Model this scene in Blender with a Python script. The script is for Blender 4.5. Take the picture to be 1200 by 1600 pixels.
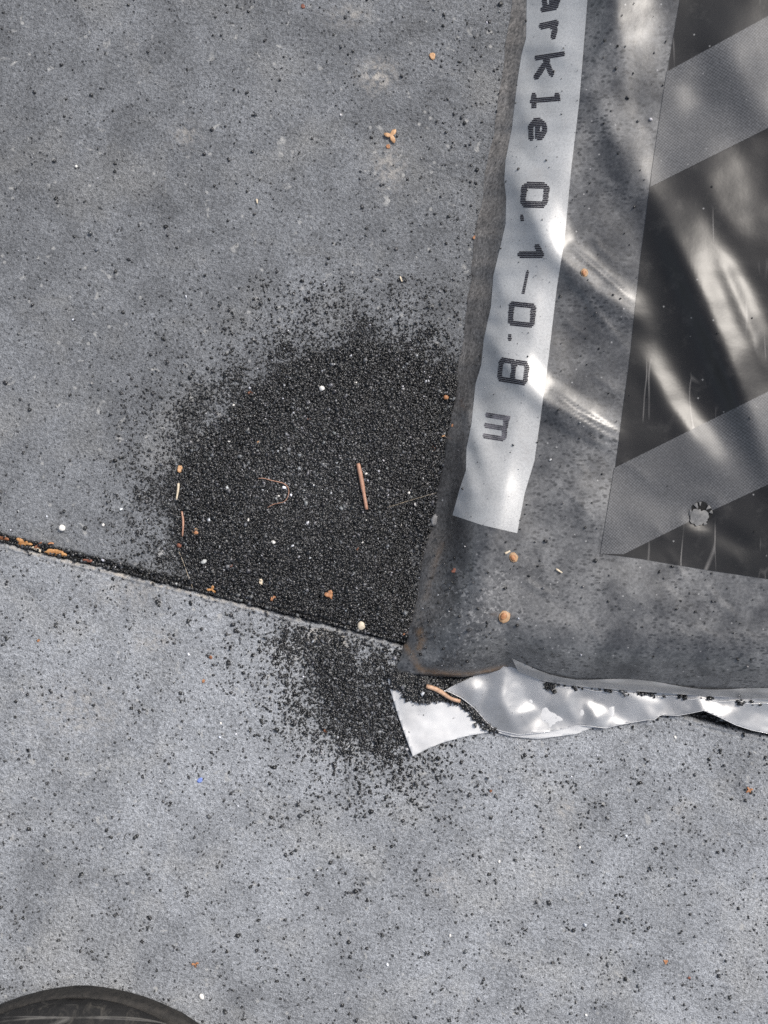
import bpy, bmesh, math, random
import numpy as np
from mathutils import Vector, Matrix

random.seed(7); RNG = np.random.default_rng(11)
SC = bpy.context.scene
for o in list(bpy.data.objects): bpy.data.objects.remove(o)
COL = SC.collection

# ------------------------------------------------------------------ camera, sky, sun, exposure
S = 0.0002            # metres on the paving for one photograph pixel
H = 0.30              # camera height above the paving
cam_d = bpy.data.cameras.new('camera'); cam = bpy.data.objects.new('camera', cam_d); COL.objects.link(cam)
cam.location = (0, 0, H); cam.rotation_euler = (0, 0, 0)
cam_d.sensor_fit = 'VERTICAL'; cam_d.sensor_height = 24.0; cam_d.lens = 12.0 * H / 0.16
cam_d.clip_start = 0.01; cam_d.clip_end = 200
cam_d.dof.use_dof = True; cam_d.dof.focus_distance = H - 0.004; cam_d.dof.aperture_fstop = 9.0
SC.camera = cam
SUN_EL, SUN_AZ = math.radians(52), math.radians(48)       # azimuth clockwise from +Y (top of the picture)
world = bpy.data.worlds.new('World'); SC.world = world; world.use_nodes = True
wn = world.node_tree.nodes; wl = world.node_tree.links
sky = wn.new('ShaderNodeTexSky'); sky.sky_type = 'NISHITA'; sky.sun_disc = False
sky.sun_elevation = SUN_EL; sky.sun_rotation = SUN_AZ; sky.dust_density = 3.0; sky.air_density = 1.0; sky.ozone_density = 1.0
hs = wn.new('ShaderNodeHueSaturation'); hs.inputs['Saturation'].default_value = 0.55            # thin high cloud: a paler sky
wl.new(sky.outputs[0], hs.inputs['Color']); wl.new(hs.outputs[0], wn['Background'].inputs[0]); wn['Background'].inputs[1].default_value = 0.085
sun_d = bpy.data.lights.new('sun', 'SUN'); sun_d.energy = 1.5; sun_d.angle = math.radians(14); sun_d.color = (1.0, 0.94, 0.86)
sun = bpy.data.objects.new('sun', sun_d); COL.objects.link(sun)
sd = Vector((math.sin(SUN_AZ)*math.cos(SUN_EL), math.cos(SUN_AZ)*math.cos(SUN_EL), math.sin(SUN_EL)))
sun.rotation_euler = sd.to_track_quat('Z', 'Y').to_euler(); sun.location = (2, 2, 3)
SC.view_settings.view_transform = 'Standard'; SC.view_settings.look = 'None'
SC.view_settings.gamma = 1.0; SC.view_settings.use_curve_mapping = False
SC.view_settings.exposure = 0.95
SC.render.engine = 'CYCLES'; SC.cycles.use_denoising = False
SC.cycles.max_bounces = 8; SC.cycles.transparent_max_bounces = 12

# ------------------------------------------------------------------ helpers
def W(u, v, z=0.0):
    """photograph pixel seen at height z (metres) -> place in the world"""
    k = S*(H-z)/H
    return ((u-600)*k, (800-v)*k, z)
def WN(u, v, z):
    k = S*(H-z)/H
    return np.stack([(u-600)*k, (800-v)*k, z], axis=-1)
def mesh_obj(name, verts, faces, mat=None, parent=None, smooth=True):
    me = bpy.data.meshes.new(name); me.from_pydata([tuple(map(float, p)) for p in verts], [], [tuple(map(int, f)) for f in faces]); me.update()
    if smooth: me.polygons.foreach_set('use_smooth', [True]*len(me.polygons))
    o = bpy.data.objects.new(name, me); COL.objects.link(o)
    if mat: me.materials.append(mat)
    if parent: o.parent = parent
    return o
def bm_obj(name, bm, mat=None, parent=None, smooth=True):
    me = bpy.data.meshes.new(name); bm.to_mesh(me); bm.free()
    if smooth: me.polygons.foreach_set('use_smooth', [True]*len(me.polygons))
    o = bpy.data.objects.new(name, me); COL.objects.link(o)
    if mat: me.materials.append(mat)
    if parent: o.parent = parent
    return o
def tag(o, label=None, cat=None, group=None, kind=None):
    if label: o['label'] = label
    if cat: o['category'] = cat
    if group: o['group'] = group
    if kind: o['kind'] = kind
    return o
def empty(name, loc, rz=0.0):
    o = bpy.data.objects.new(name, None); COL.objects.link(o); o.location = loc; o.rotation_euler = (0, 0, rz); o.empty_display_size = 0.005
    return o
def interp(x, pts):
    p = np.array(pts, float); return np.interp(x, p[:, 0], p[:, 1])
def sstep(x, a, b):
    t = np.clip((x-a)/(b-a), 0, 1); return t*t*(3-2*t)
_sines = [(RNG.uniform(-1, 1, 2), RNG.uniform(0, 6.28)) for _ in range(24)]
def wob(u, v, wl_, n0=0, n=8):
    """smooth wavy noise, about -1..1, wl_ = wavelength in pixels"""
    r = 0
    for (d, ph) in _sines[n0:n0+n]:
        d2 = d/np.hypot(*d)*(0.6+abs(d[0]))
        r = r + np.sin((u*d2[0]+v*d2[1])*6.283/wl_+ph)
    return r/math.sqrt(n)
def pdist(u, v, pts, signed=False):
    """distance to a polyline and the running fraction along it"""
    u = np.asarray(u, float); v = np.asarray(v, float)
    best = np.full(u.shape, 1e9); frac = np.zeros(u.shape); side = np.zeros(u.shape)
    P = np.array(pts, float); seg = np.hypot(*(P[1:]-P[:-1]).T); tot = seg.sum(); run = 0.0
    for i in range(len(P)-1):
        a, d = P[i], P[i+1]-P[i]
        t = np.clip(((u-a[0])*d[0]+(v-a[1])*d[1])/(seg[i]**2), 0, 1)
        q = np.hypot(u-(a[0]+t*d[0]), v-(a[1]+t*d[1]))
        cr = d[0]*(v-a[1])-d[1]*(u-a[0]); q_s = np.sign(cr)
        m = q < best; side = np.where(m, q_s, side); best = np.where(m, q, best); frac = np.where(m, (run+t*seg[i])/tot, frac); run += seg[i]
    return (best, frac, side) if signed else (best, frac)
def ridge(d, sg, w2):
    """fold profile: rounded on the lower-left side, an even slope on the upper-right side"""
    g = np.exp(-d*d/(2*w2[0]**2)); w = 1.55*w2[1]; x = (np.sqrt(d*d+(0.12*w)**2)-0.12*w)/w
    t = np.where(x < 0.8, 1-x, np.clip(1.2-x, 0, None)**2/0.8)
    return np.where(sg > 0, g, t)
def inside(u, v, poly):
    u = np.asarray(u, float); v = np.asarray(v, float); r = np.zeros(u.shape, bool); n = len(poly)
    for i in range(n):
        (x0, y0), (x1, y1) = poly[i], poly[(i+1) % n]
        if y0 == y1: continue
        c = ((y0 > v) != (y1 > v)) & (u < (x1-x0)*(v-y0)/(y1-y0)+x0); r ^= c
    return r
def polydist(u, v, poly):
    """signed distance, positive inside"""
    d, _ = pdist(u, v, list(poly)+[poly[0]])
    return np.where(inside(u, v, poly), d, -d)

# ------------------------------------------------------------------ materials
class NT:
    def __init__(s, name):
        s.m = bpy.data.materials.new(name); s.m.use_nodes = True; s.t = s.m.node_tree; s.n = s.t.nodes; s.l = s.t.links
        s.b = s.n['Principled BSDF']; s.tc = s.n.new('ShaderNodeTexCoord')
    def put(s, sock, val):
        if isinstance(val, bpy.types.NodeSocket): s.l.new(val, sock)
        elif isinstance(val, (tuple, list)) and len(val) == 3 and sock.type == 'RGBA': sock.default_value = (*val, 1)
        else: sock.default_value = val
    def noise(s, scale, detail=4, rough=0.55, dist=0.0, vec=None):
        n = s.n.new('ShaderNodeTexNoise'); n.inputs['Scale'].default_value = scale; n.inputs['Detail'].default_value = detail
        n.inputs['Roughness'].default_value = rough; n.inputs['Distortion'].default_value = dist
        s.l.new(vec or s.tc.outputs['Object'], n.inputs['Vector']); return n.outputs['Fac']
    def voro(s, scale, feature='F1', out='Distance', vec=None, rnd=1.0):
        n = s.n.new('ShaderNodeTexVoronoi'); n.voronoi_dimensions = '2D' if rnd == 0 else '3D'; n.feature = feature; n.inputs['Scale'].default_value = scale; n.inputs['Randomness'].default_value = rnd
        s.l.new(vec or s.tc.outputs['Object'], n.inputs['Vector']); return n.outputs[out]
    def map(s, scale=(1, 1, 1), rot=(0, 0, 0), loc=(0, 0, 0), vec=None):
        n = s.n.new('ShaderNodeMapping'); n.inputs['Scale'].default_value = scale; n.inputs['Rotation'].default_value = rot; n.inputs['Location'].default_value = loc
        s.l.new(vec or s.tc.outputs['Object'], n.inputs['Vector']); return n.outputs[0]
    def ramp(s, fac, stops, interp_='LINEAR'):
        n = s.n.new('ShaderNodeValToRGB'); n.color_ramp.interpolation = interp_; e = n.color_ramp.elements
        while len(e) < len(stops): e.new(0.5)
        for i, (p, c) in enumerate(stops):
            e[i].position = p; c = (c, c, c) if isinstance(c, (int, float)) else c; e[i].color = (*c, 1)
        s.l.new(fac, n.inputs[0]); return n.outputs[0]
    def mix(s, a, b, fac, mode='MIX'):
        n = s.n.new('ShaderNodeMix'); n.data_type = 'RGBA'; n.blend_type = mode
        s.put(n.inputs[0], fac); s.put(n.inputs[6], a); s.put(n.inputs[7], b); return n.outputs[2]
    def math(s, op, a, b=0.0):
        n = s.n.new('ShaderNodeMath'); n.operation = op; s.put(n.inputs[0], a); s.put(n.inputs[1], b); return n.outputs[0]
    def attr(s, name):
        n = s.n.new('ShaderNodeAttribute'); n.attribute_name = name; return n
    def bump(s, h, strength=0.5, dist=0.0003, prev=None):
        n = s.n.new('ShaderNodeBump'); n.inputs['Strength'].default_value = strength; n.inputs['Distance'].default_value = dist
        s.l.new(h, n.inputs['Height'])
        if prev: s.l.new(prev, n.inputs['Normal'])
        return n.outputs[0]
    def set(s, **k):
        names = dict(color='Base Color', rough='Roughness', normal='Normal', metal='Metallic', spec='Specular IOR Level', coat='Coat Weight', coat_rough='Coat Roughness',
                     alpha='Alpha', trans='Transmission Weight', sub='Subsurface Weight', sheen='Sheen Weight', ior='IOR')
        for a, v in k.items(): s.put(s.b.inputs[names[a]], v)
        return s.m

def slab_material(name, lo, hi, tint):
    t = NT(name)
    big = t.noise(13, 8, 0.68, 0.3); mid = t.noise(80, 6, 0.7, 0.8); fine = t.noise(900, 3, 0.6); grit = t.noise(2400, 2, 0.6)
    f = t.math('ADD', t.math('MULTIPLY', big, 0.55), t.math('MULTIPLY', mid, 0.45))
    base = t.ramp(f, [(0.39, tuple(lo*c for c in tint)), (0.61, tuple(hi*c for c in tint))])
    warm = t.ramp(t.noise(38, 4, 0.6, 0.4, t.map(loc=(3, 1, 0))), [(0.50, 0.0), (0.72, 0.55)])
    base = t.mix(base, (hi*1.04, hi*1.05, hi*1.04), warm)
    sp = t.ramp(fine, [(0.32, 0.58), (0.50, 1.0), (0.68, 1.3)])
    base = t.mix(base, sp, 0.85, 'MULTIPLY')
    sp2 = t.ramp(grit, [(0.30, 0.42), (0.5, 1.0), (0.70, 1.55)])
    base = t.mix(base, sp2, 0.8, 'MULTIPLY')
    # pale aggregate chips and dark pits
    chip = t.ramp(t.voro(170), [(0.06, 1.0), (0.12, 0.0)])
    base = t.mix(base, (0.42, 0.42, 0.41), t.math('MULTIPLY', chip, 0.55))
    blot = t.ramp(t.noise(230, 3, 0.5, 0.8, t.map(loc=(7, 2, 0))), [(0.66, 0.0), (0.74, 0.7)])
    base = t.mix(base, (0.40, 0.40, 0.39), blot)
    pit = t.math('MULTIPLY', t.ramp(t.voro(520, vec=t.map(loc=(1.3, 0.2, 0))), [(0.12, 1.0), (0.22, 0.0)]), t.ramp(t.noise(240, 2), [(0.42, 0.0), (0.56, 1.0)]))
    base = t.mix(base, (0.03, 0.031, 0.034), t.math('MULTIPLY', pit, 0.8))
    hgt = t.math('ADD', t.math('MULTIPLY', fine, 1.0), t.math('MULTIPLY', grit, 0.45))
    hgt = t.math('SUBTRACT', hgt, t.math('MULTIPLY', pit, 0.5))
    n1 = t.bump(hgt, 0.8, 0.0007)
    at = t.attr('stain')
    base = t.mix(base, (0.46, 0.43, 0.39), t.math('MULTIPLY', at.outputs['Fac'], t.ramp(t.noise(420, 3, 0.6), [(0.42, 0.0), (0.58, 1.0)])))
    return t.set(color=base, rough=0.82, normal=n1, spec=0.35)
M = {}
M['slab_upper'] = slab_material('slab_concrete_dark', 0.105, 0.205, (0.95, 1.0, 1.075))
M['slab_lower'] = slab_material('slab_concrete_pale', 0.18, 0.33, (0.95, 1.0, 1.075))
t = NT('bedding'); M['bed'] = t.set(color=t.ramp(t.noise(300, 4), [(0.35, 0.02), (0.7, 0.07)]), rough=0.95)
t = NT('grit'); a = t.attr('tone')
M['grit'] = t.set(color=a.outputs['Color'], rough=0.27, spec=0.6)
# film pressed on the dark sand
t = NT('bag_film'); a = t.attr('dirt')
big = t.noise(26, 5, 0.6, 0.5); mid = t.noise(130, 4, 0.65, 0.4); fine = t.noise(1100, 3, 0.65)
dust = t.math('ADD', t.math('MULTIPLY', big, 0.6), t.math('MULTIPLY', mid, 0.4))
c = t.ramp(dust, [(0.36, (0.030, 0.031, 0.034)), (0.48, (0.060, 0.062, 0.066)), (0.62, (0.15, 0.152, 0.155))])
c = t.mix(c, t.ramp(fine, [(0.34, 0.6), (0.5, 1.0), (0.68, 1.4)]), 0.8, 'MULTIPLY')
flk = t.ramp(t.voro(330, vec=t.map(loc=(0.4, 2, 0), scale=(1, 1.4, 1))), [(0.13, 1.0), (0.24, 0.0)])
c = t.mix(c, (0.016, 0.017, 0.018), t.math('MULTIPLY', flk, 0.75))
fl2 = t.ramp(t.voro(620, vec=t.map(loc=(3, 1, 0), rot=(0, 0, 0.5), scale=(0.75, 1.5, 1))), [(0.24, 1.0), (0.38, 0.0)])
c = t.mix(c, (0.02, 0.021, 0.023), t.math('MULTIPLY', t.math('MULTIPLY', fl2, t.ramp(t.noise(75, 3), [(0.4, 0.15), (0.6, 1.0)])), 0.8))
wsp = t.ramp(t.voro(260, vec=t.map(loc=(5, 1, 2))), [(0.045, 1.0), (0.085, 0.0)])
c = t.mix(c, (0.42, 0.42, 0.42), t.math('MULTIPLY', wsp, 0.6))
sep = t.n.new('ShaderNodeSeparateColor'); t.l.new(a.outputs['Color'], sep.inputs[0])
rn = t.ramp(t.noise(300, 4, 0.7), [(0.35, 0.25), (0.6, 1.0)])
c = t.mix(c, (0.26, 0.16, 0.085), t.math('MULTIPLY', t.math('MULTIPLY', sep.outputs[0], rn), 0.75))            # rusty mud smear
c = t.mix(c, t.mix(t.ramp(t.noise(110, 5, 0.7, 1.2, t.map(scale=(1, 0.45, 1))), [(0.35, (0.17, 0.153, 0.138)), (0.65, (0.40, 0.365, 0.33))]), t.ramp(fine, [(0.3, 0.35), (0.7, 1.55)]), 1.0, 'MULTIPLY'), t.math('MULTIPLY', sep.outputs[1], 0.85))            # brownish dust on the flank
crb = t.ramp(t.noise(760, 3, 0.6, 0.8), [(0.56, 0.0), (0.66, 1.0)])
c = t.mix(c, (0.33, 0.33, 0.33), t.math('MULTIPLY', t.math('MULTIPLY', sep.outputs[2], crb), 0.75))   # pale crumbs stuck under the film
nb = t.bump(t.math('ADD', fine, t.math('MULTIPLY', mid, 0.8)), 0.14, 0.0003)
M['film'] = t.set(color=c, rough=t.ramp(dust, [(0.3, 0.34), (0.7, 0.5)]), normal=nb, spec=0.5, coat=0.5, coat_rough=0.26)
# printed white strip
t = NT('white_print')
c = t.ramp(t.noise(45, 4, 0.6), [(0.3, (0.38, 0.385, 0.385)), (0.7, (0.50, 0.51, 0.515))])
c = t.mix(c, t.ramp(t.noise(1800, 2), [(0.35, 0.78), (0.55, 1.0)]), 0.7, 'MULTIPLY')
c = t.mix(c, (0.12, 0.12, 0.13), t.math('MULTIPLY', t.ramp(t.voro(310), [(0.05, 1.0), (0.09, 0.0)]), 0.7))
c = t.mix(c, (0.36, 0.35, 0.34), t.ramp(t.noise(85, 5, 0.7, 0.6, t.map(loc=(2, 5, 0))), [(0.56, 0.0), (0.74, 0.5)]))
M['white'] = t.set(color=c, rough=0.40, spec=0.5, coat=0.6, coat_rough=0.28, normal=t.bump(t.noise(1500, 2), 0.12, 0.0003))
# dark print with scratches
def scratches(t, scale, rot, thr):
    s1 = t.voro(scale, feature='DISTANCE_TO_EDGE', vec=t.map(scale=(1, 0.045, 1), rot=(0, 0, rot)))
    msk = t.ramp(t.noise(42, 2, 0.5, 0, t.map(loc=(4, 4, 1))), [(0.5, 0.0), (0.62, 1.0)])
    return t.math('MULTIPLY', t.ramp(s1, [(0.0, 1.0), (thr, 0.0)]), msk)
t = NT('dark_print')
c = t.ramp(t.noise(36, 4), [(0.3, (0.010, 0.010, 0.010)), (0.7, (0.019, 0.018, 0.018))])
sc = scratches(t, 95, math.radians(-8), 0.018)
c = t.mix(c, (0.30, 0.29, 0.28), t.math('MULTIPLY', sc, 0.65))
c = t.mix(c, (0.30, 0.30, 0.30), t.math('MULTIPLY', t.ramp(t.voro(190), [(0.035, 1.0), (0.06, 0.0)]), 0.7))
c = t.mix(c, (0.07, 0.068, 0.065), t.ramp(t.noise(150, 5, 0.7), [(0.54, 0.0), (0.8, 0.5)]))
M['dark'] = t.set(color=c, rough=0.36, spec=0.35, coat=0.22, coat_rough=0.28, normal=t.bump(t.noise(700, 3), 0.1, 0.0003))
t = NT('halftone_print')
dv = t.voro(1500, vec=t.map(rot=(0, 0, math.radians(40))), rnd=0.0)
c = t.mix((0.115, 0.118, 0.125), (0.055, 0.056, 0.058), t.ramp(dv, [(0.30, 0.0), (0.55, 1.0)]))
c = t.mix(c, t.ramp(t.noise(1500, 2), [(0.35, 0.7), (0.65, 1.3)]), 0.7, 'MULTIPLY')
c = t.mix(c, (0.07, 0.07, 0.072), t.ramp(t.noise(40, 4, 0.6), [(0.4, 0.0), (0.75, 0.6)]))
c = t.mix(c, (0.30, 0.30, 0.30), t.math('MULTIPLY', t.ramp(t.voro(240), [(0.03, 1.0), (0.06, 0.0)]), 0.6))
M['half'] = t.set(color=c, rough=0.44, spec=0.4, coat=0.25, coat_rough=0.34, normal=t.bump(t.noise(900, 3), 0.1, 0.0003))
t = NT('ink'); c = t.ramp(t.noise(900, 2), [(0.35, (0.012, 0.010, 0.016)), (0.75, (0.035, 0.032, 0.04))])
M['ink'] = t.set(color=c, rough=0.6, spec=0.2)
t = NT('glare_paled_ink'); c = t.ramp(t.noise(500, 3), [(0.35, (0.03, 0.028, 0.035)), (0.7, (0.16, 0.15, 0.17))])  # paler ink: glare washing out the last letter, painted into its colour
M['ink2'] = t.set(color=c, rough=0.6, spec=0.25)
# loose clear film (silvery polythene)
def film_mat(name, col, alpha, rough, metal, coat=1.0):
    t = NT(name)
    sp = t.ramp(t.voro(330), [(0.04, 1.0), (0.08, 0.0)])
    c = t.mix(col, (0.08, 0.08, 0.08), t.math('MULTIPLY', sp, 0.6))
    c = t.mix(c, (0.18, 0.18, 0.185), t.ramp(t.noise(60, 4, 0.6), [(0.45, 0.0), (0.8, 0.5)]))
    return t.set(color=c, rough=rough, alpha=alpha, metal=metal, spec=1.0, coat=coat, coat_rough=rough*0.9, normal=t.bump(t.noise(1200, 2), 0.05, 0.0003))
M['clear'] = film_mat('clear_film', (0.54, 0.545, 0.55), 0.86, 0.44, 0.6, 0.2)
M['pleat'] = film_mat('dusty_pleat', (0.33, 0.325, 0.32), 0.85, 0.24, 0.0)
M['milky'] = film_mat('milky_film', (0.72, 0.725, 0.73), 0.92, 0.24, 0.0)
t = NT('film_edge'); M['edge'] = t.set(color=(0.62, 0.63, 0.65), rough=0.25, coat=0.5)
t = NT('hole_black'); M['black'] = t.set(color=(0.008, 0.008, 0.008), rough=0.8)
t = NT('stretched_film'); M['stretch'] = t.set(color=t.ramp(t.noise(800, 3), [(0.3, 0.12), (0.7, 0.20)]), rough=0.6, normal=t.bump(t.noise(600, 3), 0.4, 0.0004))
def plant(name, a_, b_, rough=0.55, sc=900):
    t = NT(name); return t.set(color=t.ramp(t.noise(sc, 3, 0.6), [(0.3, a_), (0.7, b_)]), rough=rough, sub=0.0, normal=t.bump(t.noise(sc*1.6, 2), 0.4, 0.0002))
M['orange'] = plant('orange_scale', (0.26, 0.10, 0.04), (0.50, 0.26, 0.13))
M['tan'] = plant('tan_scale', (0.42, 0.23, 0.11), (0.62, 0.39, 0.22))
M['amber'] = plant('amber_leaf', (0.30, 0.12, 0.035), (0.58, 0.32, 0.13))
M['brown'] = plant('brown_leaf', (0.13, 0.05, 0.025), (0.27, 0.11, 0.05))
M['red'] = plant('reddish_husk', (0.13, 0.045, 0.03), (0.26, 0.10, 0.06))
M['pink'] = plant('pink_twig', (0.30, 0.155, 0.10), (0.47, 0.27, 0.19))
M['pale_twig'] = plant('pale_twig', (0.36, 0.21, 0.13), (0.58, 0.38, 0.26))
M['straw'] = plant('straw', (0.50, 0.41, 0.30), (0.72, 0.63, 0.48))
M['wing'] = plant('seed_wing', (0.30, 0.18, 0.10), (0.50, 0.33, 0.19))
M['white_stone'] = plant('white_stone', (0.66, 0.64, 0.60), (0.84, 0.82, 0.78), 0.6)
M['beige_stone'] = plant('beige_stone', (0.50, 0.43, 0.33), (0.70, 0.62, 0.50), 0.6)
M['pale_chip'] = plant('pale_chip', (0.36, 0.37, 0.36), (0.62, 0.63, 0.61), 0.6)
M['crumb'] = plant('mortar', (0.16, 0.155, 0.15), (0.42, 0.41, 0.40), 0.9, 1400)
M['blue'] = plant('blue_plastic', (0.12, 0.20, 0.55), (0.30, 0.38, 0.72), 0.4)
t = NT('rubber')
c = t.ramp(t.noise(60, 5, 0.6), [(0.3, (0.010, 0.010, 0.010)), (0.7, (0.022, 0.021, 0.021))])
s1 = t.voro(40, feature='DISTANCE_TO_EDGE', vec=t.map(scale=(0.16, 2.6, 1.0), rot=(0, 0, 0.10)))
s2 = t.voro(55, feature='DISTANCE_TO_EDGE', vec=t.map(scale=(0.25, 1.6, 1.0), rot=(0, 0, 0.75)))
sm = t.ramp(t.noise(70, 3), [(0.36, 0.0), (0.52, 1.0)])
c = t.mix(c, (0.15, 0.145, 0.135), t.math('MULTIPLY', t.ramp(s1, [(0.0, 0.8), (0.016, 0.0)]), sm))
c = t.mix(c, (0.13, 0.125, 0.12), t.math('MULTIPLY', t.ramp(s2, [(0.0, 0.8), (0.02, 0.0)]), sm))
c = t.mix(c, (0.09, 0.083, 0.072), t.ramp(t.noise(240, 5, 0.7, 1.0), [(0.52, 0.0), (0.75, 0.7)]))
M['rubber'] = t.set(color=c, rough=0.62, spec=0.3, normal=t.bump(t.noise(500, 4), 0.4, 0.0006))
t = NT('dusty_sole'); c = t.ramp(t.noise(500, 5, 0.7), [(0.35, (0.010, 0.0095, 0.009)), (0.65, (0.030, 0.027, 0.024))])
M['sole'] = t.set(color=c, rough=0.8, normal=t.bump(t.noise(700, 4), 0.6, 0.0006))

# ------------------------------------------------------------------ ground: bedding sheet and paving slabs
bm = bmesh.new(); bmesh.ops.create_grid(bm, x_segments=2, y_segments=2, size=40)
ground = bm_obj('ground', bm, M['bed'], smooth=False); ground.location = (0, 0, -0.0035); tag(ground, kind='structure')
JP = Vector(W(320, 922.5)); JA = math.radians(-14.2)      # a point on the joint and its direction
def slab(name, x0, x1, y0, y1, mat, dense, seed, z=0.0):
    """paving slab in joint coordinates, worn rounded edges, skirt down to the bedding"""
    if dense == 'low':   ys = np.concatenate([np.linspace(y0, y0+0.004, 16), np.arange(y0+0.0065, y0+0.30, 0.0035), [y0+0.4, y1-0.004, y1-0.001, y1]])
    elif dense == 'high': ys = np.concatenate([[y0, y0+0.001, y0+0.004, y1-0.4], np.arange(y1-0.30, y1-0.0065, 0.0035), np.linspace(y1-0.004, y1, 16)])
    else: ys = np.array([y0, y0+0.0008, y0+0.002, y0+0.004, (y0+y1)/2, y1-0.004, y1-0.002, y1-0.0008, y1])
    xs = np.concatenate([[x0, x0+0.0008, x0+0.002, x0+0.004], np.arange(x0+0.01, x1-0.01, 0.0015 if dense else 0.2), [x1-0.004, x1-0.002, x1-0.0008, x1]])
    X, Y = np.meshgrid(xs, ys)
    px = X/S; edge = 0.00025*wob(px, px*0.3, 60, 0, 6)+0.00018*wob(px, 0*px+seed*9, 17, 8, 8)
    d = np.minimum(np.minimum(X-x0, x1-X), np.minimum(Y-y0, y1-Y))
    r = 0.0016+0.0005*wob(px, px*0.2+seed, 90, 3, 6)
    q = np.clip(1-np.clip(d, 0, None)/np.clip(r, 0.0006, None), 0, 1)
    Z = z-np.clip(r, 0.0006, None)*(1-np.sqrt(np.clip(1-q*q, 0, 1)))*0.9
    Z += 0.00010*wob(X/S, Y/S, 130, 5, 8)*np.clip(d/0.004, 0, 1)
    if dense == 'high': Z -= 0.00035*np.exp(-((y1-Y-0.0021)/0.00045)**2)*(1+0.5*wob(px, px*0.2, 40, 4, 7))
    near = np.exp(-np.clip(d, 0, None)/0.002)
    if dense == 'low': Y = Y+edge*near*(Y-y0 < 0.02)
    if dense == 'high': Y = Y+edge*near*(y1-Y < 0.02)
    ny, nx = X.shape; V = np.stack([X, Y, Z], -1).reshape(-1, 3).tolist()
    idx = np.arange(ny*nx).reshape(ny, nx)
    F = np.stack([idx[:-1, :-1], idx[:-1, 1:], idx[1:, 1:], idx[1:, :-1]], -1).reshape(-1, 4).tolist()
    ring = list(idx[0, :])+list(idx[1:, -1])+list(idx[-1, -2::-1])+list(idx[-2:0:-1, 0])
    b = len(V)
    for i in ring: V.append([V[i][0], V[i][1], -0.045])
    n = len(ring)
    for i in range(n): F.append([ring[i], b+i, b+(i+1) % n, ring[(i+1) % n]])
    o = mesh_obj(name, V, F, mat, ground)
    o.location = (JP.x, JP.y, 0.0035); o.rotation_euler = (0, 0, JA)   # relative to the ground sheet
    # stains: pale scuffs given in photograph pixels
    vs = np.array(V); ca, sa = math.cos(JA), math.sin(JA)
    wx = JP.x+vs[:, 0]*ca-vs[:, 1]*sa; wy = JP.y+vs[:, 0]*sa+vs[:, 1]*ca
    pu, pv = wx/S+600, 800-wy/S; st = np.zeros(len(vs))
    for (su, sv, ru, rv, k) in [(590, 118, 24, 20, .8), (607, 262, 22, 30, .55), (505, 990, 24, 9, 1.0), (535, 999, 20, 8, .8), (545, 25, 30, 12, .45), (290, 210, 22, 14, .4),
                                (200, 925, 60, 25, .25), (885, 1265, 10, 10, .8), (1060, 1265, 14, 8, .5), (120, 1110, 70, 40, .3), (240, 1000, 30, 14, .4), (690, 1380, 22, 20, .35)]:
        st = np.maximum(st, k*np.exp(-(((pu-su)/ru)**2+((pv-sv)/rv)**2)))
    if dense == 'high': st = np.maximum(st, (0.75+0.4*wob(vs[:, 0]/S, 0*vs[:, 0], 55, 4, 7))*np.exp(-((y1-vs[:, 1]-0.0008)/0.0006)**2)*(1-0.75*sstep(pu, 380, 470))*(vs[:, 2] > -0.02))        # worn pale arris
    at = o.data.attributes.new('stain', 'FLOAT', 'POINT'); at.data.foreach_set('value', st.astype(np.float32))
    return o
G = 0.0011
slab('slab', -0.30, 0.30, G, 0.60, M['slab_upper'], 'low', 1)
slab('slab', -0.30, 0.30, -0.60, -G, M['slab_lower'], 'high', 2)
for (a, b) in ((-0.903, -0.303), (0.303, 0.903)):
    slab('slab', a, b, G, 0.60, M['slab_upper'], None, 3); slab('slab', a, b, -0.60, -G, M['slab_lower'], None, 4)
    slab('slab', a, b, 0.603, 1.2, M['slab_lower'], None, 5); slab('slab', a, b, -1.2, -0.603, M['slab_upper'], None, 6)
slab('slab', -0.30, 0.30, 0.603, 1.2, M['slab_lower'], None, 7); slab('slab', -0.30, 0.30, -1.2, -0.603, M['slab_upper'], None, 8)
for o in ground.children: o.location.z = 0.0035

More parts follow.
